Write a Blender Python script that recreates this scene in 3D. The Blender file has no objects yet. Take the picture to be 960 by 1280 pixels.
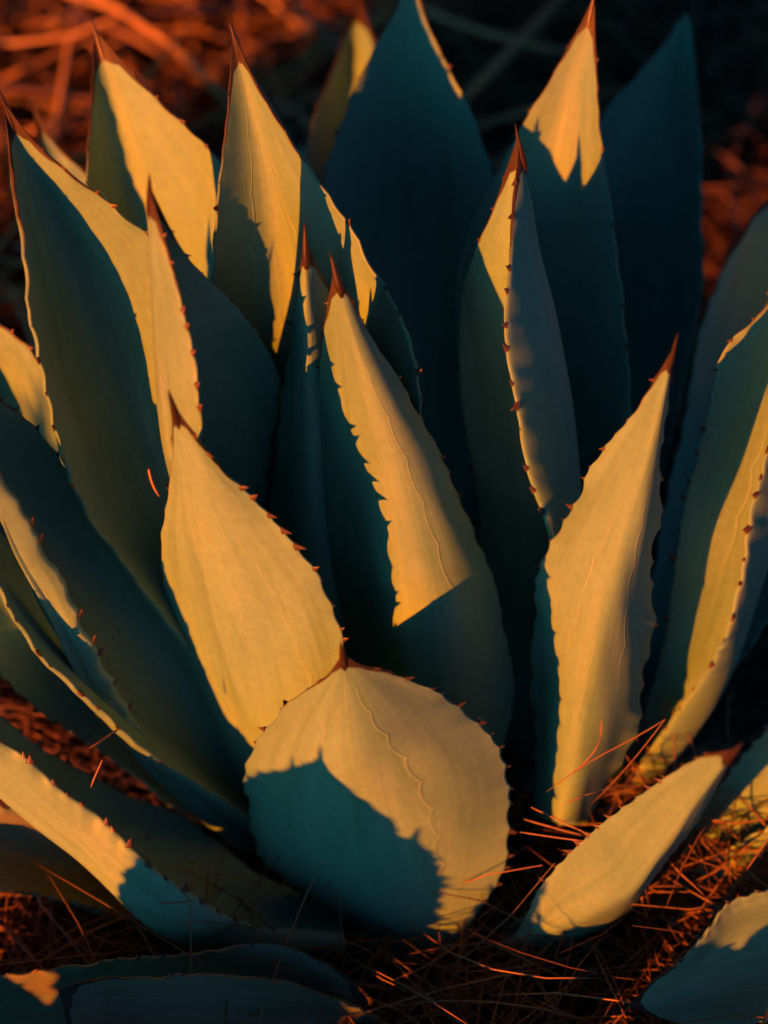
import bpy, math, random
import numpy as np
from mathutils import Vector, Matrix
rnd = random.Random(7)
rng = np.random.default_rng(11)
scene = bpy.context.scene
col = scene.collection

# ------------------------------------------------------------------ camera
PITCH = math.radians(38)
VFOV = math.radians(28)
F = 640 / math.tan(VFOV / 2)
RIGHT = np.array([1.0, 0, 0]); UP = np.array([0, math.sin(PITCH), math.cos(PITCH)])
FWD = np.array([0, math.cos(PITCH), -math.sin(PITCH)])
D0 = 1.6
CAM = -(50 / F * D0 * RIGHT - 420 / F * D0 * UP + D0 * FWD)
cam = bpy.data.cameras.new('camera'); camo = bpy.data.objects.new('camera', cam); col.objects.link(camo)
camo.location = CAM; camo.rotation_euler = (math.pi / 2 - PITCH, 0, 0)
cam.sensor_fit = 'VERTICAL'; cam.sensor_height = 36; cam.sensor_width = 27
cam.lens = 18 / math.tan(VFOV / 2)
cam.clip_start = 0.05; cam.clip_end = 500
cam.dof.use_dof = True; cam.dof.focus_distance = 1.36; cam.dof.aperture_fstop = 2.8
scene.camera = camo

# ------------------------------------------------------------------ light
SUN_AZ, SUN_EL = math.radians(-38.0), math.radians(7.0)     # azimuth measured from -y (behind the camera) towards -x
sun_dir = Vector((math.sin(SUN_AZ) * math.cos(SUN_EL), -math.cos(SUN_AZ) * math.cos(SUN_EL), math.sin(SUN_EL)))
world = bpy.data.worlds.new('World'); scene.world = world; world.use_nodes = True
wn = world.node_tree.nodes; wl = world.node_tree.links; wn.clear()
sky = wn.new('ShaderNodeTexSky'); sky.sky_type = 'NISHITA'; sky.sun_disc = False
sky.sun_elevation = SUN_EL
sky.sun_rotation = math.atan2(sun_dir.x, sun_dir.y)
tint = wn.new('ShaderNodeMix'); tint.data_type = 'RGBA'; tint.blend_type = 'MULTIPLY'
tint.inputs['Factor'].default_value = 1; tint.inputs['B'].default_value = (0.11, 0.76, 1.60, 1)
bg = wn.new('ShaderNodeBackground'); bg.inputs['Strength'].default_value = 0.05
wo = wn.new('ShaderNodeOutputWorld')
wl.new(sky.outputs[0], tint.inputs['A']); wl.new(tint.outputs['Result'], bg.inputs['Color']); wl.new(bg.outputs[0], wo.inputs[0])
sl = bpy.data.lights.new('sun', 'SUN'); sl.energy = 5; sl.angle = math.radians(0.4); sl.color = (1.0, 0.160, 0.001)
so = bpy.data.objects.new('sun', sl); col.objects.link(so)
so.rotation_euler = sun_dir.to_track_quat('Z', 'Y').to_euler()
scene.view_settings.view_transform = 'Standard'; scene.view_settings.look = 'None'
scene.view_settings.exposure = 1.95; scene.view_settings.gamma = 1.0

# ------------------------------------------------------------------ helpers
def tag(o, label=None, cat=None, group=None, kind=None):
    for k, v in (('label', label), ('category', cat), ('group', group), ('kind', kind)):
        if v: o[k] = v
    return o
def mesh_obj(name, V, Fc, m, parent=None, smooth=True):
    me = bpy.data.meshes.new(name); me.from_pydata([tuple(v) for v in V], [], [tuple(f) for f in Fc]); me.update()
    if smooth: me.polygons.foreach_set('use_smooth', [True] * len(me.polygons))
    if m: me.materials.append(m)
    o = bpy.data.objects.new(name, me); col.objects.link(o)
    if parent: o.parent = parent
    return o
def ray(px):
    px = np.asarray(px, float)
    return ((px[..., 0:1] - 480) / F) * RIGHT + ((640 - px[..., 1:2]) / F) * UP + FWD
def at_depth(px, D): return CAM + ray(px) * np.asarray(D)[..., None]
def depth_y(px, y): return (y - CAM[1]) / ray(np.array(px))[1]
def depth_z(px, z): return (z - CAM[2]) / ray(np.array(px))[2]
def pchip(x, y, xn):
    x = np.asarray(x, float); y = np.asarray(y, float)
    h = np.diff(x); d = np.diff(y) / h
    m = np.zeros_like(y)
    for i in range(1, len(x) - 1):
        if d[i-1] * d[i] > 0:
            w1 = 2*h[i] + h[i-1]; w2 = h[i] + 2*h[i-1]
            m[i] = (w1 + w2) / (w1/d[i-1] + w2/d[i])
    m[0] = d[0]; m[-1] = d[-1]
    k = np.clip(np.searchsorted(x, xn) - 1, 0, len(x) - 2)
    t = (xn - x[k]) / h[k]
    return ((2*t**3-3*t**2+1)*y[k] + (t**3-2*t**2+t)*h[k]*m[k] + (-2*t**3+3*t**2)*y[k+1] + (t**3-t**2)*h[k]*m[k+1])
def resample(P, t):
    P = np.asarray(P, float)
    a = np.concatenate([[0], np.cumsum(np.hypot(*np.diff(P, axis=0).T))]); a /= a[-1]
    c = np.stack([pchip(a, P[:, 0], t), pchip(a, P[:, 1], t)], 1)
    for _ in range(3):
        c[1:-1] = 0.25*c[:-2] + 0.5*c[1:-1] + 0.25*c[2:]
    return c

# ------------------------------------------------------------------ materials
def new_mat(name):
    m = bpy.data.materials.new(name); m.use_nodes = True
    nt = m.node_tree; b = nt.nodes['Principled BSDF']
    return m, nt, b
def N(nt, t, **kw):
    n = nt.nodes.new(t)
    for k, v in kw.items(): setattr(n, k, v)
    return n
def math_(nt, op, a, b=None, c=None):
    n = nt.nodes.new('ShaderNodeMath'); n.operation = op
    for i, v in enumerate((a, b, c)):
        if v is None: continue
        if isinstance(v, (int, float)): n.inputs[i].default_value = v
        else: nt.links.new(v, n.inputs[i])
    return n.outputs[0]
def ramp(nt, fac, stops):
    n = nt.nodes.new('ShaderNodeValToRGB'); nt.links.new(fac, n.inputs[0])
    e = n.color_ramp.elements
    while len(e) < len(stops): e.new(0.5)
    for el, (p, c) in zip(e, stops): el.position = p; el.color = (*c, 1) if len(c) == 3 else c
    return n.outputs[0]
def mix(nt, fac, a, b, mode='MIX'):
    n = nt.nodes.new('ShaderNodeMix'); n.data_type = 'RGBA'; n.blend_type = mode
    for s, v in (('Factor', fac), ('A', a), ('B', b)):
        if isinstance(v, (int, float)): n.inputs[s].default_value = v
        elif isinstance(v, tuple): n.inputs[s].default_value = (*v, 1)
        else: nt.links.new(v, n.inputs[s])
    return n.outputs['Result']

def leaf_material(old=False):
    m, nt, b = new_mat('agave_old_leaf' if old else 'agave_leaf'); L = nt.links
    uv = N(nt, 'ShaderNodeUVMap', uv_map='UVMap')
    sep = N(nt, 'ShaderNodeSeparateXYZ'); L.new(uv.outputs[0], sep.inputs[0])
    s, t = sep.outputs[0], sep.outputs[1]            # s: 0..1 across, t: 0..1 base to tip
    geo = N(nt, 'ShaderNodeTexCoord'); oc = geo.outputs['Object']
    oi = N(nt, 'ShaderNodeObjectInfo'); rn = oi.outputs['Random']
    n1 = N(nt, 'ShaderNodeTexNoise'); n1.inputs['Scale'].default_value = 9; n1.inputs['Detail'].default_value = 2; L.new(oc, n1.inputs['Vector'])
    n2 = N(nt, 'ShaderNodeTexNoise'); n2.inputs['Scale'].default_value = 160; n2.inputs['Detail'].default_value = 3; L.new(oc, n2.inputs['Vector'])
    mp = N(nt, 'ShaderNodeMapping'); mp.inputs['Scale'].default_value = (60, 1.6, 1); L.new(uv.outputs[0], mp.inputs['Vector'])
    n3 = N(nt, 'ShaderNodeTexNoise'); n3.inputs['Scale'].default_value = 2.0; n3.inputs['Detail'].default_value = 1; L.new(mp.outputs[0], n3.inputs['Vector'])
    base = ramp(nt, n1.outputs[0], [(0.25, (0.088, 0.232, 0.212)), (0.5, (0.118, 0.275, 0.238)), (0.78, (0.150, 0.312, 0.258))])
    base = mix(nt, 0.35, base, ramp(nt, n3.outputs[0], [(0.3, (0.09, 0.24, 0.215)), (0.7, (0.14, 0.298, 0.25))]))
    tv = math_(nt, 'MULTIPLY_ADD', rn, 0.2, 0.9)
    hs = N(nt, 'ShaderNodeHueSaturation'); L.new(base, hs.inputs['Color']); L.new(tv, hs.inputs['Value'])
    base = hs.outputs[0]
    if old: base = mix(nt, 0.85, base, ramp(nt, n1.outputs[0], [(0.3, (0.075, 0.075, 0.058)), (0.7, (0.13, 0.135, 0.11))]))
    # rubbed bloom: darker, greener smears running along the blade, and broad pale bloom
    mp2 = N(nt, 'ShaderNodeMapping'); mp2.inputs['Scale'].default_value = (9, 2.2, 1); L.new(uv.outputs[0], mp2.inputs['Vector'])
    ad = N(nt, 'ShaderNodeVectorMath', operation='ADD'); L.new(mp2.outputs[0], ad.inputs[0]); L.new(math_(nt, 'MULTIPLY', rn, 37.0), ad.inputs[1])
    n4 = N(nt, 'ShaderNodeTexNoise'); n4.inputs['Scale'].default_value = 1.0; n4.inputs['Detail'].default_value = 4; n4.inputs['Roughness'].default_value = 0.65; n4.inputs['Distortion'].default_value = 0.6; L.new(ad.outputs[0], n4.inputs['Vector'])
    base = mix(nt, ramp(nt, n4.outputs[0], [(0.50, (0, 0, 0)), (0.68, (0.55,)*3)]), base, (0.070, 0.190, 0.150))
    base = mix(nt, ramp(nt, n4.outputs[0], [(0.28, (0.45,)*3), (0.44, (0, 0, 0))]), base, (0.175, 0.335, 0.300))
    mp3 = N(nt, 'ShaderNodeMapping'); mp3.inputs['Scale'].default_value = (220, 3.0, 1); L.new(uv.outputs[0], mp3.inputs['Vector'])
    n5 = N(nt, 'ShaderNodeTexNoise'); n5.inputs['Scale'].default_value = 1.0; n5.inputs['Detail'].default_value = 2; L.new(mp3.outputs[0], n5.inputs['Vector'])
    base = mix(nt, 0.12, base, ramp(nt, n5.outputs[0], [(0.35, (0.55,)*3), (0.65, (1.25,)*3)]), 'MULTIPLY')
    base = mix(nt, 0.12, base, ramp(nt, n2.outputs[0], [(0.35, (0.45,)*3), (0.65, (1.4,)*3)]), 'MULTIPLY')
    # bud imprints: scalloped ridges running along the face
    def imprint(off, amp, freq, slope, ph):
        c = math_(nt, 'MULTIPLY_ADD', t, slope, off)
        c = math_(nt, 'ADD', c, math_(nt, 'MULTIPLY', rn, 0.10))
        sc = math_(nt, 'ABSOLUTE', math_(nt, 'SINE', math_(nt, 'MULTIPLY_ADD', t, freq, ph)))
        sc = math_(nt, 'POWER', sc, 0.6)
        c = math_(nt, 'ADD', c, math_(nt, 'MULTIPLY', sc, amp))
        nn = math_(nt, 'MULTIPLY', math_(nt, 'SUBTRACT', n1.outputs[0], 0.5), 0.05)
        c = math_(nt, 'ADD', c, nn)
        d = math_(nt, 'ABSOLUTE', math_(nt, 'SUBTRACT', s, c))
        mr = N(nt, 'ShaderNodeMapRange', interpolation_type='SMOOTHSTEP'); L.new(d, mr.inputs[0])
        mr.inputs[1].default_value = 0.0; mr.inputs[2].default_value = 0.013; mr.inputs[3].default_value = 1; mr.inputs[4].default_value = 0
        return mr.outputs[0]
    i1 = imprint(0.10, 0.030, 40, 0.24, 0.3); i2 = imprint(0.80, -0.030, 38, -0.22, 1.1); i3 = imprint(0.36, 0.024, 33, 0.10, 2.0)
    fade = N(nt, 'ShaderNodeTexNoise'); fade.inputs['Scale'].default_value = 8; fade.inputs['Detail'].default_value = 1; L.new(oc, fade.inputs['Vector'])
    fd = ramp(nt, fade.outputs[0], [(0.34, (0, 0, 0)), (0.56, (1, 1, 1))])
    i3 = math_(nt, 'MULTIPLY', i3, ramp(nt, fade.outputs[0], [(0.5, (0.8,)*3), (0.62, (0, 0, 0))]))
    imp = math_(nt, 'MAXIMUM', math_(nt, 'MULTIPLY', math_(nt, 'MAXIMUM', i1, i2), fd), math_(nt, 'MULTIPLY', i3, 0.7))
    base = mix(nt, math_(nt, 'MULTIPLY', imp, 0.20), base, (0.24, 0.36, 0.30))
    # specks and scuffs on the bloom
    sp = N(nt, 'ShaderNodeTexVoronoi'); sp.inputs['Scale'].default_value = 55; L.new(oc, sp.inputs['Vector'])
    speck = ramp(nt, sp.outputs['Distance'], [(0.03, (1, 1, 1)), (0.075, (0, 0, 0))])
    sn = N(nt, 'ShaderNodeTexNoise'); sn.inputs['Scale'].default_value = 22; L.new(oc, sn.inputs['Vector'])
    speck = math_(nt, 'MULTIPLY', speck, ramp(nt, sn.outputs[0], [(0.6, (0, 0, 0)), (0.68, (1, 1, 1))]))
    base = mix(nt, math_(nt, 'MULTIPLY', speck, 0.6), base, (0.16, 0.12, 0.07))
    # horny brown margin and tip
    em = math_(nt, 'ABSOLUTE', math_(nt, 'MULTIPLY_ADD', s, 2.0, -1.0))
    thr = ramp(nt, t, [(0.5, (1.02,)*3), (0.80, (0.992,)*3), (0.90, (0.95,)*3), (0.945, (0.78,)*3), (0.962, (0.0,)*3)])
    nz = math_(nt, 'MULTIPLY', math_(nt, 'SUBTRACT', n2.outputs[0], 0.5), 0.02)
    bm = math_(nt, 'SUBTRACT', math_(nt, 'ADD', em, nz), thr)
    mr = N(nt, 'ShaderNodeMapRange', interpolation_type='SMOOTHSTEP'); L.new(bm, mr.inputs[0])
    mr.inputs[1].default_value = -0.006; mr.inputs[2].default_value = 0.03
    brown = ramp(nt, n3.outputs[0], [(0.3, (0.018, 0.013, 0.013)), (0.7, (0.042, 0.028, 0.025))])
    base = mix(nt, mr.outputs[0], base, brown)
    L.new(base, b.inputs['Base Color'])
    L.new(ramp(nt, n4.outputs[0], [(0.3, (0.66,)*3), (0.7, (0.42,)*3)]), b.inputs['Roughness'])
    b.inputs['Specular IOR Level'].default_value = 0.30
    h = math_(nt, 'ADD', math_(nt, 'MULTIPLY', n2.outputs[0], 0.10), math_(nt, 'MULTIPLY', n3.outputs[0], 0.10))
    h = math_(nt, 'ADD', h, math_(nt, 'MULTIPLY', imp, 0.30))
    bp = N(nt, 'ShaderNodeBump'); bp.inputs['Strength'].default_value = 0.45; bp.inputs['Distance'].default_value = 0.0025
    L.new(h, bp.inputs['Height']); L.new(bp.outputs[0], b.inputs['Normal'])
    return m
def simple(name, c1, c2, scale, rough=0.6, spec=0.3):
    m, nt, b = new_mat(name)
    tc = N(nt, 'ShaderNodeTexCoord'); n = N(nt, 'ShaderNodeTexNoise'); n.inputs['Scale'].default_value = scale; n.inputs['Detail'].default_value = 4
    nt.links.new(tc.outputs['Object'], n.inputs['Vector'])
    nt.links.new(ramp(nt, n.outputs[0], [(0.3, c1), (0.7, c2)]), b.inputs['Base Color'])
    b.inputs['Roughness'].default_value = rough; b.inputs['Specular IOR Level'].default_value = spec
    return m
def needle_material():
    m, nt, b = new_mat('dry_pine_needle')
    at = N(nt, 'ShaderNodeAttribute', attribute_name='tone')
    c = ramp(nt, at.outputs['Fac'], [(0.0, (0.07, 0.042, 0.035)), (0.4, (0.125, 0.074, 0.052)), (0.75, (0.235, 0.145, 0.08)), (1.0, (0.36, 0.25, 0.155))])
    nt.links.new(c, b.inputs['Base Color']); b.inputs['Roughness'].default_value = 0.45; b.inputs['Specular IOR Level'].default_value = 0.4
    return m
MAT_LEAF = leaf_material(); MAT_OLD = leaf_material(True)
MAT_SPINE = simple('spine_horn', (0.012, 0.009, 0.009), (0.035, 0.02, 0.018), 120, 0.4, 0.45)
MAT_TOOTH = simple('tooth_horn', (0.03, 0.02, 0.02), (0.09, 0.062, 0.056), 150, 0.45, 0.4)
MAT_NEEDLE = needle_material()
def soil_material():
    m, nt, b = new_mat('soil')
    tc = N(nt, 'ShaderNodeTexCoord')
    n = N(nt, 'ShaderNodeTexNoise'); n.inputs['Scale'].default_value = 18; n.inputs['Detail'].default_value = 8
    nt.links.new(tc.outputs['Object'], n.inputs['Vector'])
    nt.links.new(ramp(nt, n.outputs[0], [(0.3, (0.008, 0.006, 0.0055)), (0.7, (0.032, 0.022, 0.018))]), b.inputs['Base Color'])
    b.inputs['Roughness'].default_value = 0.95; b.inputs['Specular IOR Level'].default_value = 0.1
    bp = N(nt, 'ShaderNodeBump'); bp.inputs['Distance'].default_value = 0.02
    nt.links.new(n.outputs[0], bp.inputs['Height']); nt.links.new(bp.outputs[0], b.inputs['Normal'])
    return m
MAT_SOIL = soil_material()

# ------------------------------------------------------------------ ground
def hgt(x, y):
    x = np.asarray(x, float); y = np.asarray(y, float)
    return (0.018*np.sin(5.1*x+1.3)*np.cos(4.3*y+0.4) + 0.010*np.sin(13*x+7*y) + 0.05*np.sin(0.9*x+0.5)*np.sin(0.7*y+2)*np.clip(np.hypot(x, y)-0.6, 0, 1)
            + 0.16*np.clip(y-0.7, 0, 3)*np.clip(0.9-0.5*x, 0.3, 1.3) + 0.03*np.clip(y-0.6, 0, 1)*np.sin(4.2*x+2.1*y)*np.sin(5.3*y-x))
def build_ground():
    g = np.concatenate([[-150, -60, -20, -8], np.linspace(-4, 6, 161), [9, 20, 60, 150]])
    gx = np.concatenate([[-150, -60, -20, -8], np.linspace(-4, 4, 129), [8, 20, 60, 150]])
    X, Y = np.meshgrid(gx, g); Z = hgt(X, Y)*np.clip(2 - np.hypot(X, Y)/6, 0, 1) - 0.012
    ny, nx = X.shape
    V = np.stack([X.ravel(), Y.ravel(), Z.ravel()], 1)
    Fc = [(j*nx+i, j*nx+i+1, (j+1)*nx+i+1, (j+1)*nx+i) for j in range(ny-1) for i in range(nx-1)]
    tag(mesh_obj('ground', V, Fc, MAT_SOIL), kind='structure')
build_ground()

# ------------------------------------------------------------------ leaf builder
def tooth_mesh():
    V = []; Fc = []
    rings = [(0.0, 0.42, 0.0), (0.28, 0.25, 0.02), (0.65, 0.11, 0.10)]
    for (h, r, k) in rings:
        for a in range(6):
            an = a*math.pi/3
            V.append((h, r*1.25*math.cos(an) + k, r*0.55*math.sin(an)))
    V.append((1.0, 0.24, 0))
    for j in range(2):
        for a in range(6): Fc.append((j*6+a, j*6+(a+1) % 6, (j+1)*6+(a+1) % 6, (j+1)*6+a))
    for a in range(6): Fc.append((12+a, 12+(a+1) % 6, 18))
    me = bpy.data.meshes.new('tooth'); me.from_pydata(V, [], Fc); me.update()
    me.polygons.foreach_set('use_smooth', [True]*len(me.polygons)); me.materials.append(MAT_TOOTH)
    return me
TOOTH = tooth_mesh()
INFO = []
def make_leaf(parent, L=None, M=None, R=None, zb=0, yt=0, dl=0, dr=0, bow=0.0, th=0.011, p=1.8, outer=False, teeth=(19, 19), tooth=0.0047,
              single=True, spine=0.035, name='leaf', wav=1.0, yb=None, tipdd=0.0, seed=None, lines=None, mat=None, swell_amp=0.0036):
    """L, M, R: margins and keel, base to tip, as seen; zb: height of the base; yt: distance of the tip;
    dl, dr: how far the margins stand off the keel towards the viewer."""
    rr = random.Random(seed if seed is not None else len(INFO)*13+5)
    if lines is not None:
        PL, PM, PR = lines; NT = len(PM); NS = 13; t = np.linspace(0, 1, NT)
        wk = np.linalg.norm(PL - PR, axis=1); prof = wk/wk.max(); D = np.zeros(NT)
    else:
        NT, NS = 110, 36
        t = np.linspace(0, 1, NT)
        l, m, r = (resample(q, t) for q in (L, M, R))
        Db = depth_z(M[0], zb) if yb is None else depth_y(M[0], yb)
        Dt = depth_y(M[-1], yt)
        D = Db + (Dt - Db)*t - bow*4*t*(1-t)
        w = np.hypot(*(l - r).T)
        wk = np.maximum(w, 0.5*(np.hypot(*(l-m).T)+np.hypot(*(r-m).T))); prof = wk/wk.max(); prof = prof*np.clip((1-t)/0.12, 0, 1)**0.5
        PM = at_depth(m, D); PL = at_depth(l, D - dl*prof); PR = at_depth(r, D - dr*prof)
    # small swell of the margin under every tooth
    def tpos(n):
        if not n: return np.zeros(0)
        a = np.linspace(0.14, 0.93, n); return a + np.array([rr.uniform(-0.3, 0.3) for _ in range(n)])*0.79/n
    tl, tr = tpos(teeth[0]), tpos(teeth[1])
    def swell(ts): 
        return sum((np.exp(-(np.abs(t-a)/0.016)**1.4) for a in ts), np.zeros_like(t))
    sl_, sr_ = swell(tl), swell(tr)
    s = np.sin(np.linspace(-1, 1, NS)*math.pi/2*0.9)/math.sin(math.pi/2*0.9)
    S = s[None, :, None]
    bend = (PL + PR)/2 - PM
    P = PM[:, None] + S*(PR - PL)[:, None]/2 + (np.abs(S)**p)*bend[:, None]
    out = np.where(s < 0, 1, 0)[None, :]*sl_[:, None] + np.where(s > 0, 1, 0)[None, :]*sr_[:, None]
    eo = (PR - PL); eo /= np.linalg.norm(eo, axis=1)[:, None] + 1e-9
    P = P + (np.sign(s)*np.abs(s)**8)[None, :, None]*eo[:, None]*out[..., None]*swell_amp*min(1, tooth/0.005)*prof[:, None, None]**0.5
    # normals of the mid sheet
    dt = np.gradient(P, axis=0); ds = np.gradient(P, axis=1)
    Nn = np.cross(ds, dt); Nn /= np.linalg.norm(Nn, axis=2)[..., None] + 1e-12
    inner = bend.mean(0)
    if (Nn[NT//2, NS//2] @ inner) < 0: Nn = -Nn               # Nn points to the concave (upper) side
    # gentle unevenness of the blade
    ph = [rr.uniform(0, 6.28) for _ in range(8)]
    tt = t[:, None]; ss = s[None, :]
    und = (np.sin(7*tt+ph[0]+1.5*ss)*np.cos(2.2*ss+ph[1])*0.0016 + np.sin(15*tt+ph[2]-2*ss)*np.sin(4.1*ss+ph[3])*0.0009
           + np.sin(31*tt+ph[4]+3*ss)*np.sin(7*ss+ph[5])*0.0004)*wav*prof[:, None]
    und += (np.abs(ss)**6)*np.sin(26*tt+ph[6]+ss)*0.0013*wav*prof[:, None]
    P = P + Nn*und[..., None]
    thick = th*(0.12 + 0.88*np.sqrt(np.clip(1-np.abs(s)**2.2, 0, 1)))[None, :]*(1.5 - 0.95*t)[:, None]*np.clip((1-t)/0.1, 0.18, 1)[:, None]
    if outer: A = P + Nn*thick[..., None]; B = P               # B: back (outer) sheet on the traced outline
    else: A = P; B = P - Nn*thick[..., None]
    V = np.concatenate([A.reshape(-1, 3), B.reshape(-1, 3)])
    n = NT*NS; Fc = []
    for j in range(NT-1):
        for i in range(NS-1):
            a = j*NS+i
            Fc.append((a, a+1, a+NS+1, a+NS)); Fc.append((n+a, n+a+NS, n+a+NS+1, n+a+1))
        a = j*NS; Fc.append((a, a+NS, n+a+NS, n+a)); a = j*NS+NS-1; Fc.append((a, n+a, n+a+NS, a+NS))
    for i in range(NS-1):
        a = i; Fc.append((a, n+a, n+a+1, a+1)); a = (NT-1)*NS+i; Fc.append((a, a+1, n+a+1, n+a))
    o = mesh_obj(name, V, Fc, mat or MAT_LEAF, parent)
    me = o.data; uv = me.uv_layers.new(name='UVMap')
    UV = np.stack(np.broadcast_arrays((ss+1)/2, tt), -1).reshape(-1, 2); UV = np.concatenate([UV, UV])
    vi = np.empty(len(me.loops), int); me.loops.foreach_get('vertex_index', vi)
    uv.data.foreach_set('uv', UV[vi].astype(np.float32).ravel())
    import bmesh
    bm = bmesh.new(); bm.from_mesh(me); bmesh.ops.recalc_face_normals(bm, faces=bm.faces); bm.to_mesh(me); bm.free()
    # terminal spine
    if spine:
        k0 = int(NT*0.945)
        c0 = (A[k0, NS//2]+B[k0, NS//2])/2; c1 = (A[-1, NS//2]+B[-1, NS//2])/2
        d = c1 - c0; ln = np.linalg.norm(d); d /= ln
        wd = 0.5*np.linalg.norm(A[k0, 0]-A[k0, -1])
        cv = np.cross(d, Nn[k0, NS//2]); 
        VV = []; FF = []
        tot = ln + spine*0.35
        for q in range(7):
            f = q/6; rad = min(wd*0.5, 0.0034)*min(1, 0.35+f*3)*(1-f)**0.75 + 0.0002
            ctr = c0 + d*tot*f - Nn[k0, NS//2]*0.0012*(1-f)
            for a in range(8):
                an = a*math.pi/4
                VV.append(ctr + rad*(math.cos(an)*cv + math.sin(an)*Nn[k0, NS//2]))
        for q in range(6):
            for a in range(8): FF.append((q*8+a, q*8+(a+1) % 8, (q+1)*8+(a+1) % 8, (q+1)*8+a))
        FF.append(tuple(range(7*8-1, 6*8-1, -1)))
        mesh_obj('terminal_spine', VV, FF, MAT_SPINE, o)
    # marginal teeth
    VT = np.array([v.co[:] for v in TOOTH.vertices]); FT = [tuple(f.vertices) for f in TOOTH.polygons]
    JV = []; JF = []
    for side, ts in ((0, tl), (NS-1, tr)):
        for a in ts:
            k = min(NT-2, int(a*(NT-1)))
            E = (A[k, side]+B[k, side])/2; I = (A[k, abs(side-3)]+B[k, abs(side-3)])/2
            od = E - I; od /= np.linalg.norm(od)
            ax = P[k+1, side] - P[k-1, side]; ax -= od*(ax@od); ax /= np.linalg.norm(ax)
            sgn = rr.choice([1, 1, 1, -1]); ax = ax*sgn; od = od + ax*rr.uniform(-.1, .35); od /= np.linalg.norm(od); ax -= od*(ax@od); ax /= np.linalg.norm(ax)
            zz = np.cross(od, ax)
            sz = 0.98*tooth*rr.uniform(0.5, 1.3)*(0.75 + 0.5*math.sin(math.pi*min(1, a*1.0)))
            if rr.random() < 0.12: sz *= 0.45
            Mx = np.stack([od*sz, ax*sz, zz*sz], 1)
            if single:
                to = bpy.data.objects.new('tooth', TOOTH); col.objects.link(to); to.parent = o
                M4 = Matrix.Identity(4)
                for i in range(3):
                    for j in range(3): M4[i][j] = Mx[i, j]
                    M4[i][3] = (E - od*0.0012)[i]
                to.matrix_basis = M4
            else:
                b0 = len(JV); JV.extend(list(VT @ Mx.T + E - od*0.0012)); JF.extend([tuple(i+b0 for i in f) for f in FT])
    if JV: tag(mesh_obj('marginal_teeth', JV, JF, MAT_TOOTH, o), kind='stuff')
    ln = np.linalg.norm(np.diff(PM, axis=0), axis=1).sum()
    INFO.append((PM[0].round(2), PM[-1].round(2), round(ln, 2), round(np.linalg.norm(np.diff(P[NT//2], axis=0), axis=1).sum(), 2), (round(D[0], 2), round(D[-1], 2))))
    return o
def rev(*pts): return list(pts)[::-1]

def plant(loc, label, group=None):
    e = bpy.data.objects.new('agave_plant', None); col.objects.link(e)
    tag(e, label, 'agave', group); e.empty_display_size = 0.1
    return e
main = plant((0, 0, 0), 'large blue-green agave rosette in golden light, filling the ground among pine straw')

# every outline below runs tip -> base; rev() turns it base -> tip
# --- back leaves
make_leaf(main, rev((510,-58),(498,0),(470,60),(436,140),(412,215),(402,330),(410,500),(450,720),(490,880)),
          rev((511,-58),(512,40),(512,300),(518,560),(540,880)),
          rev((512,-58),(525,0),(546,60),(581,130),(606,190),(622,260),(632,400),(625,600),(600,880)), 0.080, 0.420, 0.035, 0.045, single=False)
make_leaf(main, rev((446,-8),(424,70),(397,150),(383,220),(380,400),(430,700),(470,860)),
          rev((447,-8),(445,120),(450,350),(480,620),(510,860)),
          rev((449,-8),(475,80),(500,200),(520,400),(530,650),(545,860)), 0.080, 0.600, 0.045, 0.075, single=False)
make_leaf(main, rev((862,-22),(838,40),(802,88),(755,145),(715,240),(690,420),(640,720),(590,900)),
          rev((863,-22),(846,110),(815,330),(750,600),(620,900)),
          rev((864,-22),(866,40),(869,110),(873,220),(875,330),(862,430),(800,640),(660,900)), 0.070, 0.520, 0.030, 0.030, single=False)
make_leaf(main, rev((741,-2),(706,70),(665,140),(638,192),(602,258),(582,310),(572,370),(573,440),(580,620),(575,880)),
          rev((742,-2),(722,90),(702,230),(690,400),(670,620),(605,890)),
          rev((743,-2),(744,90),(750,200),(764,310),(777,420),(783,510),(765,640),(645,900)), 0.044, 0.280, -0.000, 0.050, single=False)
make_leaf(main, rev((117,40),(117,130),(115,225),(125,330),(180,560),(390,900)),
          rev((119,40),(150,150),(200,330),(270,560),(430,900)),
          rev((121,40),(172,100),(235,165),(282,225),(318,330),(370,560),(470,880)), 0.070, 0.290, 0.045, 0.075, single=False)
make_leaf(main, rev((40,135),(50,180),(75,260),(150,420),(360,900)),
          rev((42,135),(66,200),(110,300),(200,470),(390,900)),
          rev((44,135),(72,185),(115,228),(190,330),(300,520),(420,900)), 0.070, 0.360, 0.030, 0.030, single=False)
make_leaf(main, rev((370,150),(365,190),(362,260),(400,500),(470,880)),
          rev((371,150),(376,200),(390,300),(430,520),(490,880)),
          rev((372,150),(388,190),(410,260),(460,520),(510,880)), 0.070, 0.550, 0.020, 0.020, single=False)
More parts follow.
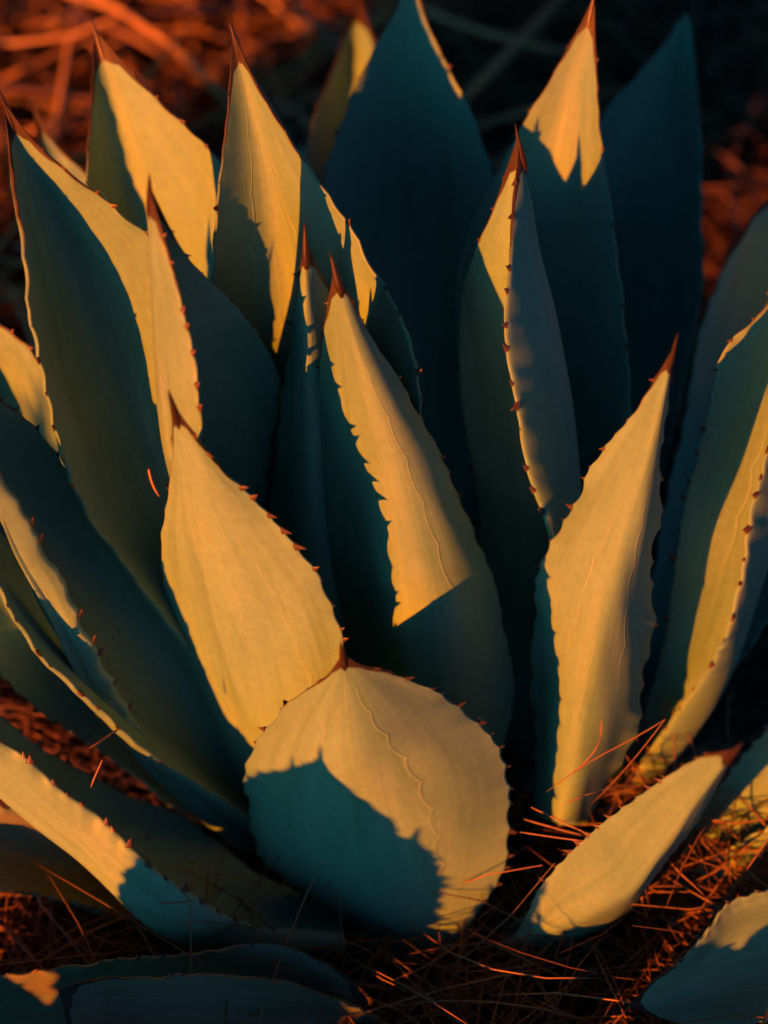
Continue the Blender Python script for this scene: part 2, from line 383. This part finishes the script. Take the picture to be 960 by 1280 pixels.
# --- upper ring
make_leaf(main, rev((4,132),(20,230),(38,340),(48,420),(62,505),(86,580),(112,640),(150,690),(200,755),(380,960)),
          rev((6,132),(70,300),(128,470),(200,660),(300,820),(425,970)),
          rev((9,134),(52,190),(102,232),(152,270),(196,312),(222,400),(245,560),(330,760),(450,930)), 0.068, 0.080, 0.075, 0.040, single=False, th=0.012)
make_leaf(main, rev((290,42),(286,150),(277,240),(267,350),(266,450),(285,620),(420,930)),
          rev((291,42),(325,180),(355,340),(390,600),(465,930)),
          rev((293,43),(320,108),(357,170),(402,242),(444,305),(492,395),(515,470),(530,600),(515,920)), 0.080, 0.150, 0.055, 0.090, single=False)
make_leaf(main, rev((645,176),(616,262),(590,325),(576,385),(573,450),(583,540),(600,660),(600,930)),
          rev((647,176),(661,300),(690,420),(710,560),(713,650),(690,780),(635,940)),
          rev((648,178),(637,290),(632,400),(640,500),(655,580),(685,685),(690,800),(670,950)), 0.058, 0.100, -0.060, 0.085, p=1.5, th=0.008, tooth=0.0055)
make_leaf(main, rev((188,236),(214,320),(231,380),(243,440),(252,500),(258,555),(275,650),(390,950)),
          rev((187,236),(197,330),(205,420),(215,520),(240,640),(410,960)),
          rev((190,238),(234,322),(290,378),(330,432),(352,490),(366,580),(390,720),(460,950)), 0.060, -0.010, 0.075, -0.055, p=1.5, th=0.008, tooth=0.0055)
# --- heart of the rosette
make_leaf(main, rev((380,300),(364,425),(350,540),(341,640),(352,780),(430,960)),
          rev((381,300),(388,440),(398,620),(420,780),(480,960)),
          rev((383,300),(412,370),(440,480),(470,640),(510,960)), 0.104, 0.050, -0.050, -0.085, outer=True, single=True, teeth=(12,8), tooth=0.006)
make_leaf(main, rev((417,336),(404,425),(398,490),(378,580),(366,670),(385,800),(470,1000)),
          rev((418,336),(448,460),(488,600),(520,760),(550,1000)),
          rev((420,336),(462,420),(505,488),(545,570),(584,650),(618,745),(638,850),(620,1000)), 0.116, 0.022, -0.095, -0.035, outer=True, teeth=(22, 22), tooth=0.004, single=False)
# --- right side
make_leaf(main, rev((1003,200),(930,295),(892,380),(868,470),(842,600),(800,780),(660,990)),
          rev((1005,200),(985,360),(940,560),(860,780),(690,990)),
          rev((1007,200),(1050,360),(1040,560),(940,800),(720,990)), 0.050, 0.360, 0.050, 0.050, single=False)
make_leaf(main, rev((1008,290),(950,395),(906,443),(893,500),(875,570),(850,680),(832,800),(790,930),(700,1020)),
          rev((1012,290),(1004,470),(972,620),(934,745),(897,845),(838,930),(730,1030)),
          rev((1012,292),(978,470),(946,600),(919,720),(895,812),(840,893),(740,1035)), 0.024, 0.094, 0.020, 0.065, p=1.5, th=0.008, tooth=0.006)
make_leaf(main, rev((841,436),(792,520),(746,580),(716,640),(690,690),(673,740),(667,800),(667,860),(670,930),(670,1020)),
          rev((842,436),(808,580),(762,740),(735,880),(705,1030)),
          rev((843,437),(835,500),(826,570),(822,640),(812,740),(802,830),(790,910),(770,965),(735,1030)), 0.105, -0.046, -0.060, -0.060, wav=1.6, outer=True, teeth=(20,14), tooth=0.0055, th=0.014)
make_leaf(main, rev((1090,820),(960,915),(905,983),(868,1032),(830,1080),(720,1110)),
          rev((1092,822),(1000,985),(930,1060),(850,1100),(720,1120)),
          rev((1092,824),(1040,960),(960,1030),(915,1052),(868,1082),(820,1110),(722,1130)), 0.000, -0.010, 0.010, 0.040, single=False)
# --- left side
make_leaf(main, rev((-70,365),(-70,480),(-10,640),(120,800),(360,990)),
          rev((-69,365),(-10,500),(60,640),(170,780),(370,1000)),
          rev((-68,366),(0,407),(36,440),(56,490),(80,570),(170,730),(400,990)), 0.040, 0.140, 0.050, 0.040, single=False)
make_leaf(main, rev((-75,440),(-60,600),(20,760),(140,900),(340,1040)),
          rev((-74,440),(-15,600),(70,740),(180,880),(360,1040)),
          rev((-73,440),(0,503),(28,522),(62,557),(82,592),(112,642),(142,682),(182,742),(225,810),(390,1020)), 0.030, 0.000, 0.100, -0.010, single=False, tooth=0.0055)
make_leaf(main, rev((-70,600),(-60,740),(-10,825),(50,885),(110,925),(260,1030)),
          rev((-70,598),(-10,720),(50,800),(120,890),(270,1025)),
          rev((-68,596),(0,660),(60,740),(120,830),(160,890),(290,1020)), 0.010, -0.020, 0.030, 0.030, single=False)
make_leaf(main, rev((-60,505),(-20,600),(30,712),(62,780),(100,850),(142,905),(180,955),(300,1050)),
          rev((-60,503),(-30,580),(15,668),(52,745),(95,820),(140,885),(300,1045)),
          rev((-58,500),(0,598),(26,640),(52,690),(82,742),(106,790),(132,842),(162,892),(195,945),(310,1040)), 0.028, -0.102, 0.015, 0.015, outer=True, teeth=(0,17), tooth=0.006)
make_leaf(main, rev((-110,985),(0,1010),(80,1040),(160,1080),(230,1130)), rev((-110,1010),(0,1062),(80,1092),(160,1122),(235,1140)),
          rev((-110,1075),(0,1106),(40,1113),(80,1121),(150,1142),(240,1158)), 0.005, -0.100, 0.020, 0.030, single=False, spine=0, mat=MAT_OLD)
# --- front ring
make_leaf(main, rev((213,504),(217,560),(211,625),(204,690),(207,760),(226,850),(262,935),(310,1025),(345,1075)),
          rev((215,504),(245,620),(285,740),(325,860),(385,1085)),
          rev((217,505),(266,578),(312,625),(347,660),(386,705),(407,745),(426,805),(434,860),(425,950),(425,1085)), 0.020, -0.080, -0.100, 0.030, wav=1.5, outer=True, teeth=(16,20), tooth=0.0062, th=0.014)
make_leaf(main, rev((-70,840),(0,895),(60,940),(130,982),(205,1012),(270,1050),(330,1098),(430,1130)),
          rev((-72,925),(0,985),(60,1032),(102,1062),(152,1107),(200,1147),(245,1166),(320,1176),(430,1168)),
          rev((-72,860),(0,925),(36,950),(76,985),(111,1011),(151,1046),(190,1080),(226,1106),(262,1130),(325,1155),(430,1165)), 0.036, -0.096, -0.070, 0.040, p=1.5, th=0.008, tooth=0.006)
make_leaf(main, rev((917,936),(878,946),(830,975),(780,1010),(736,1045),(700,1080),(670,1120),(650,1160),(620,1190)),
          rev((917,938),(882,990),(832,1062),(785,1122),(720,1152),(625,1190)),
          rev((918,940),(900,975),(872,1028),(845,1058),(818,1098),(790,1140),(750,1175),(700,1198),(630,1203)), 0.012, -0.246, -0.010, -0.165, p=1.35, outer=True, teeth=(18,12), tooth=0.0055, th=0.014)
make_leaf(main, rev((427,818),(408,846),(366,875),(340,905),(318,940),(308,980),(312,1020),(326,1060),(372,1112),(432,1165),(482,1203)),
          rev((428,818),(440,930),(468,1060),(510,1205)),
          rev((429,818),(452,832),(500,846),(560,876),(600,910),(625,945),(637,992),(634,1040),(626,1085),(602,1130),(566,1175),(535,1204)), 0.000, -0.155, -0.095, -0.030, bow=0.015, wav=1.6, outer=True, teeth=(18,18), tooth=0.0058, th=0.016, p=1.7)


# ------------------------------------------------------------------ neighbouring agaves
def free_leaf(parent, base, az, e0, e1, length, width, cup=0.22, roll=0.0, **kw):
    n = 44; t = np.linspace(0, 1, n)
    el = math.radians(e0) + (math.radians(e1) - math.radians(e0))*t
    h = np.array([math.cos(az), math.sin(az), 0]); side = np.array([-math.sin(az), math.cos(az), 0])
    d = np.cos(el)[:, None]*h + np.sin(el)[:, None]*np.array([0, 0, 1.0])
    PM = np.array(base) + np.concatenate([[np.zeros(3)], np.cumsum((d[1:]+d[:-1])/2, axis=0)*length/(n-1)])
    nrm = -np.sin(el)[:, None]*h + np.cos(el)[:, None]*np.array([0, 0, 1.0])
    w = width*pchip([0, .12, .5, .62, .85, .96, 1], [.62, .6, .98, 1, .56, .13, .01], t)
    sd = math.cos(roll)*side + math.sin(roll)*nrm
    PL = PM - sd*w[:, None]/2 + nrm*cup*w[:, None]; PR = PM + sd*w[:, None]/2 + nrm*cup*w[:, None]
    return make_leaf(parent, lines=(PL, PM, PR), single=False, **kw)
def rosette(parent, cx, cy, n, length, width, seed, e_lo=28, e_hi=82, skip=()):
    rr = random.Random(seed)
    for i in range(n):
        f = i/(n-1)
        az = i*2.39996 + rr.uniform(-.15, .15) + seed
        e = e_lo + (e_hi-e_lo)*f + rr.uniform(-5, 5)
        r = 0.09*(1-f)+0.015
        free_leaf(parent, (cx + r*math.cos(az), cy + r*math.sin(az), 0.0 + 0.05*f), az, e, e+rr.uniform(2, 14), length*(0.82+0.25*math.sin(f*2.6))*rr.uniform(.93, 1.07), width*rr.uniform(.88, 1.08)*(1-0.35*f))
n1 = plant((0, 0, 0), 'low agave with dull dark grey-green old leaves lying flat on the needles')
NC = np.array([-0.50, -0.73, 0.0])
rosette(n1, NC[0]-0.03, NC[1]+0.02, 15, 0.175, 0.11, 3)
def aimed_leaf(parent, base, tip, width, facing, cup=0.16, **kw):
    n = 60; t = np.linspace(0, 1, n)[:, None]; base = np.array(base, float); tip = np.array(tip, float)
    fc = np.array(facing, float); ax = tip - base; sd = np.cross(ax, fc); sd /= np.linalg.norm(sd)
    nrm = np.cross(sd, ax); nrm /= np.linalg.norm(nrm)
    PM = base + ax*t - nrm*0.03*4*t*(1-t)
    w = width*pchip([0, .12, .5, .62, .85, .96, 1], [.62, .6, .98, 1, .56, .13, .01], t[:, 0])[:, None]
    return make_leaf(parent, lines=(PM - sd*w/2 + nrm*cup*w, PM, PM + sd*w/2 + nrm*cup*w), single=False, **kw)
SD = np.array(sun_dir)
def upsun(px, y, dist): return at_depth(np.array(px, float), np.array(depth_y(px, y))) + SD*dist
aimed_leaf(n1, NC + (-0.03, 0.05, 0), upsun((368, 968), -0.16, 0.62), 0.11, -SD, swell_amp=0.008)  # three unseen leaves added towards the sun to shape the cupped leaf's shadow
aimed_leaf(n1, NC + (-0.03, 0.04, 0), upsun((497, 1062), -0.15, 0.58), 0.052, -SD, swell_amp=0.008)
aimed_leaf(n1, NC + (-0.06, 0.08, 0), upsun((300, 1005), -0.16, 0.66), 0.12, -SD, swell_amp=0.008)
n4 = plant((0, 0, 0), 'unseen little agave seedling added to shade the needles before the cupped front leaf')  # unseen seedling, added to shade the front needles and low right leaves
rosette(n4, -0.05, -0.52, 11, 0.125, 0.065, 12)
n5 = plant((0, 0, 0), 'unseen smallest agave seedling, added beside the little seedling to shade the straw')  # second unseen seedling, added to darken the straw along the bottom
rosette(n5, -0.19, -0.50, 10, 0.10, 0.06, 21)
n3 = plant((0, 0, 0), 'small agave with one dark grey-green leaf tipped with a pale edge')
rosette(n3, 0.62, -0.50, 13, 0.30, 0.15, 8, e_hi=70)
# their leaves that reach into view
make_leaf(n1, rev((466,1249),(420,1212),(350,1187),(250,1197),(120,1207),(0,1226),(-160,1260)), rev((467,1251),(330,1245),(200,1260),(60,1290),(-160,1340)),
          rev((466,1254),(400,1300),(280,1350),(120,1370),(-160,1420)), 0.02, -0.188, 0.015, 0.03, single=False, spine=0.0, tooth=0.004, mat=MAT_OLD)
make_leaf(n1, rev((74,1236),(100,1229),(140,1227),(220,1224),(320,1228),(430,1256),(520,1310)), rev((74,1240),(160,1262),(300,1270),(430,1295),(520,1330)),
          rev((75,1244),(86,1280),(130,1320),(300,1345),(430,1345),(520,1350)), 0.0, -0.235, 0.012, 0.02, single=False, spine=0.0, tooth=0.0035, mat=MAT_OLD)
make_leaf(n3, rev((788,1256),(815,1230),(850,1208),(885,1165),(920,1132),(970,1116),(1150,1130)), rev((787,1257),(860,1235),(930,1205),(1010,1195),(1150,1210)),
          rev((788,1259),(830,1272),(880,1284),(960,1272),(1040,1260),(1150,1265)), 0.03, -0.22, 0.03, 0.025, single=False, spine=0.0, tooth=0.004)

# ------------------------------------------------------------------ pine straw
def needle_arrays(c, az, ln, bend, lift, rad):
    n = len(az); K = 5; u = np.linspace(-1, 1, K)
    h = np.stack([np.cos(az), np.sin(az), np.zeros(n)], 1); sd = np.stack([-np.sin(az), np.cos(az), np.zeros(n)], 1)
    P = c[:, None] + h[:, None]*(u[None, :, None]*ln[:, None, None]/2) + sd[:, None]*(bend[:, None, None]*(1-u**2)[None, :, None]*ln[:, None, None])
    P[..., 2] += lift[:, None]*u[None]*ln[:, None]/2 + (0.10*rng.standard_normal(n)*ln)[:, None]*(1-u**2)[None]
    return P, rad
def needle_mesh(name, P, rad, tone, parent=None):
    n, K, _ = P.shape
    T = np.gradient(P, axis=1); T /= np.linalg.norm(T, axis=2)[..., None]
    A = np.cross(T, np.array([0, 0, 1.0])); A /= np.linalg.norm(A, axis=2)[..., None] + 1e-9
    B = np.cross(T, A)
    u = np.linspace(0, 1, K); tp = np.minimum(1, (1.03-u)*4)*np.minimum(1, (u+0.15)*4)
    V = np.empty((n, K, 3, 3))
    for a in range(3):
        an = a*2*math.pi/3
        V[:, :, a] = P + (rad[:, None]*tp[None])[..., None]*(math.cos(an)*A + math.sin(an)*B)
    idx = np.arange(n*K*3).reshape(n, K, 3)
    q = np.stack([idx[:, :-1, :], idx[:, :-1, [1, 2, 0]], idx[:, 1:, [1, 2, 0]], idx[:, 1:, :]], -1).reshape(-1, 4)
    me = bpy.data.meshes.new(name)
    me.vertices.add(n*K*3); me.vertices.foreach_set('co', V.astype(np.float32).ravel())
    me.loops.add(q.size); me.loops.foreach_set('vertex_index', q.astype(np.int32).ravel())
    me.polygons.add(len(q)); me.polygons.foreach_set('loop_start', np.arange(0, q.size, 4, dtype=np.int32))
    me.polygons.foreach_set('use_smooth', np.ones(len(q), bool))
    at = me.attributes.new('tone', 'FLOAT', 'POINT'); at.data.foreach_set('value', np.repeat(tone, K*3).astype(np.float32))
    me.update(calc_edges=True); me.validate()
    me.materials.append(MAT_NEEDLE)
    o = bpy.data.objects.new(name, me); col.objects.link(o)
    if parent: o.parent = parent
    return o
def scatter(n, x0, x1, y0, y1, zmax, ln, rad, tilt=0.1):
    x = rng.uniform(x0, x1, n); y = rng.uniform(y0, y1, n)
    az = rng.uniform(0, math.pi*2, n)
    z = hgt(x, y) + zmax*rng.beta(1.2, 2.2, n)
    c = np.stack([x, y, z], 1)
    return needle_arrays(c, az, ln*rng.uniform(.6, 1.15, n), rng.normal(0, .07, n), rng.normal(0, tilt, n), rad*rng.uniform(.75, 1.2, n))
def litter():
    parts = [scatter(6500, -0.75, 0.75, -0.45, 0.45, 0.045, 0.17, 0.00075), scatter(110, -0.26, 0.26, -0.2, 0.02, 0.10, 0.15, 0.0006, 0.55),
             scatter(330, 0.13, 0.28, -0.10, 0.03, 0.10, 0.13, 0.0007, 0.25),
             scatter(5200, -1.2, 1.4, 0.3, 1.6, 0.10, 0.20, 0.0013, 0.25),
             scatter(3200, -1.8, 2.2, 1.4, 3.6, 0.16, 0.25, 0.0022, 0.3),
             scatter(650, -1.6, -0.02, 0.55, 2.4, 0.17, 0.30, 0.0034, 0.4),
             scatter(320, -1.1, 0.1, 0.75, 2.0, 0.24, 0.32, 0.0052, 0.5)]
    P = np.concatenate([p[0] for p in parts]); r = np.concatenate([p[1] for p in parts])
    tone = np.clip(rng.beta(1.1, 1.5, len(r)), 0, 1); tone[-970:] = rng.uniform(0.45, 0.95, 970)
    tag(needle_mesh('pine_straw', P, r, tone), 'brown dry pine needles matted over the ground round the agaves', 'pine straw', kind='stuff')
litter()

# ------------------------------------------------------------------ pines round the bed (unseen, added to block skylight; their needles cover the ground)
MAT_BARK = simple('pine_bark', (0.05, 0.032, 0.025), (0.16, 0.10, 0.075), 14, 0.9, 0.15)
MAT_PINE = simple('pine_foliage', (0.03, 0.06, 0.03), (0.07, 0.11, 0.05), 3, 0.6, 0.2)
def tube(V, Fc, pts, rads, sides=9):
    pts = [np.array(p, float) for p in pts]; b0 = len(V)
    for i, (p, r) in enumerate(zip(pts, rads)):
        d = pts[min(i+1, len(pts)-1)] - pts[max(i-1, 0)]; d /= np.linalg.norm(d)
        a = np.cross(d, (0.3, 0.9, 0.2)); a /= np.linalg.norm(a); b = np.cross(d, a)
        for k in range(sides):
            an = 2*math.pi*k/sides; V.append(p + r*(math.cos(an)*a + math.sin(an)*b))
    for i in range(len(pts)-1):
        for k in range(sides):
            Fc.append((b0+i*sides+k, b0+i*sides+(k+1) % sides, b0+(i+1)*sides+(k+1) % sides, b0+(i+1)*sides+k))
def pine(loc, label, height, z0, rad, ntuft, seed, tr=0.16, blade=0.17, bw=0.032):
    rr = random.Random(seed)
    e = bpy.data.objects.new('shade_pine', None); col.objects.link(e); e.location = loc; tag(e, label, 'tree', 'unseen pines added round the agaves')
    V = []; Fc = []
    tp = [(0.05*math.sin(i*1.3+seed)*i*0.3, 0.05*math.cos(i*1.1+seed)*i*0.3, height*i/8 - (0.05 if i == 0 else 0)) for i in range(9)]
    tube(V, Fc, tp, [tr*(1.25 if i == 0 else 1)*(1-0.85*i/8) for i in range(9)], 12)
    tufts = []
    for k in range(26):
        f = (k+0.5)/26; z = z0 + (height-z0)*f*0.97; az = k*2.4+seed; ln = rad*(1-f)**0.6*rr.uniform(.75, 1.1) + 0.1*rad
        c = np.array([np.interp(z, [q[2] for q in tp], [q[0] for q in tp]), np.interp(z, [q[2] for q in tp], [q[1] for q in tp]), z])
        h = np.array([math.cos(az), math.sin(az), 0])
        lp = [c, c + h*ln*.35 + (0, 0, ln*.10), c + h*ln*.7 + (0, 0, ln*.12), c + h*ln + (0, 0, ln*.22)]
        tube(V, Fc, lp, [tr*.28*(1-.6*f), tr*.2*(1-.6*f), tr*.12*(1-.6*f), tr*.04], 6)
        for j in range(max(4, int(ntuft/26))):
            u = rr.uniform(.2, 1.05)**0.8; i = min(2, int(u*3)); g = min(u*3-i, 1.1)
            p = lp[i]*(1-g) + lp[i+1]*g
            sp = rad*0.28*(1.1-0.5*u)
            tufts.append(p + np.array([rr.gauss(0, sp), rr.gauss(0, sp), rr.gauss(0, sp*.45)]))
    mesh_obj('trunk', V, Fc, MAT_BARK, e)
    T = np.array(tufts); nb = 10; r2 = np.random.default_rng(seed)
    d = r2.standard_normal((len(T), nb, 3)); d[..., 2] = np.abs(d[..., 2])*.8; d /= np.linalg.norm(d, axis=2)[..., None]
    sd = np.cross(d, r2.standard_normal((len(T), nb, 3))); sd /= np.linalg.norm(sd, axis=2)[..., None]
    ln = blade*r2.uniform(.7, 1.2, (len(T), nb, 1))
    A = T[:, None]; Q = np.stack([A - sd*bw/2, A + sd*bw/2, A + d*ln + sd*bw*.25, A + d*ln - sd*bw*.25], 2).reshape(-1, 3)
    mesh_obj('crown', Q, np.arange(len(Q)).reshape(-1, 4).tolist(), MAT_PINE, e, smooth=False)
pine((1.9, 3.6, 0), 'unseen tall pine behind the agave, added for its crown that blocks the sky overhead', 7.5, 2.7, 3.2, 4200, 1)
pine((-2.6, 3.4, 0), 'unseen tall pine off the sunlit pine straw side, added to block sky', 7.0, 2.8, 2.9, 4000, 2)
pine((2.9, 0.4, 0), 'unseen tall pine on the shaded side of the agave, added to block sky', 7.8, 2.7, 3.2, 4200, 3)
pine((1.7, -3.0, 0), 'unseen tall pine in front of the small agave, added to block sky', 8.0, 3.2, 2.8, 3800, 4)
pine((-1.6, -4.4, 0), 'unseen tall pine beyond the low agave, added to block sky, clear of the sun', 8.2, 3.1, 3.1, 4200, 6)
pine((-4.6, -1.0, 0), 'unseen tall pine beside the young bushy pine, added to block sky', 7.6, 3.0, 3.1, 4200, 7)
pine((-2.285, -2.025, 0), 'unseen young bushy pine with a bare lower stem, added to shade the straw', 0.72, 0.42, 0.22, 2200, 5, tr=0.015, blade=0.07, bw=0.012)  # unseen, added so its crown darkens the straw at the right back

# ------------------------------------------------------------------ single needles lodged among the leaves
def lone(pts, ys, label, grp, r=0.00062, tone=0.7):
    """pts: where the needle runs in view, ys: the distance of both its ends."""
    K = 9; t = np.linspace(0, 1, K); c = resample(pts, t)
    d = np.array([depth_y(p, ys[0] + (ys[1]-ys[0])*u) for p, u in zip(c, t)])
    P = at_depth(c, d)
    tag(needle_mesh('pine_needle', P[None], np.array([r]), np.array([tone])), label, 'pine needle', grp)
G1 = 'needles caught at the foot of the right front leaf'
L1 = 'one of three near-parallel orange needles between the cupped leaf and the small front leaf'
for p, y, lb in ((((832,899),(790,925),(738,950),(683,990)), (-.15,-.17), 'long orange needle slanting down across the foot of the right front leaf'),
             (((831,900),(800,940),(770,975),(738,1006)), (-.15,-.19), 'orange needle sharing its upper end with the long slanting one, hanging steeper'),
             (((752,902),(755,922),(735,950),(690,985)), (-.16,-.17), 'short curled orange needle crossing the long slanting needle'),
             (((772,983),(735,992),(700,1008)), (-.17,-.18), 'almost level orange needle at the very foot of the right front leaf'),
             (((664,1009),(700,1026),(729,1040)), (-.19,-.21), L1), (((655,1024),(690,1034),(727,1044)), (-.2,-.22), L1), (((650,1040),(690,1046),(735,1052)), (-.19,-.2), L1)):
    lone(p, y, lb, G1)
G2 = 'needles stuck among the left-hand leaves'
lone(((147,912),(128,925),(110,936)), (-.10,-.12), 'short orange needle slanting up to the toothed edge of a dark leaf', G2, r=0.0010)
lone(((128,950),(120,968),(113,985)), (-.12,-.13), 'short steep orange needle above the low gold-lit leaf', G2, r=0.0010)
lone(((186,586),(190,603),(199,621)), (-0.035,-0.04), 'curved red pine needle resting against the dark inner face of the left leaf', None, r=0.0012)
lone(((197,1128),(222,1129),(246,1124)), (-.19,-.2), 'dark twig-like needle lying across the low left leaf', None, tone=0.2)
lone(((218,1102),(228,1115),(240,1128)), (-.18,-.19), 'short needle stuck on the toothed edge of the low left leaf', None, tone=0.5)

# unseen ring of pines added to block low skylight: copies of the tall ones
tall = [o for o in col.objects if o.name.startswith('shade_pine')][:4]
kd = np.array([-sun_dir.x, -sun_dir.y]); kd /= np.linalg.norm(kd); qd = np.array([kd[1], -kd[0]])
for i in range(17):
    a = i*2*math.pi/17 + 0.1; r = 8.0 + 1.6*math.sin(i*2.7)
    p = np.array([r*math.cos(a), r*math.sin(a)])
    if p@kd < 0 and -2.0 < p@qd < 1.2: p = p + qd*(1.9 if p@qd > -0.3 else -1.9)
    src = tall[i % 4]; c = src.copy(); col.objects.link(c); c.location = (p[0], p[1], 0); c.rotation_euler = (0, 0, i*1.3)
    c.scale = (1.15, 1.15, 1.1); c['label'] = 'unseen tall pine of the ring added to block low sky'; c['group'] = 'unseen pines added in a ring'
    for ch in list(src.children):
        cc = ch.copy(); col.objects.link(cc); cc.parent = c
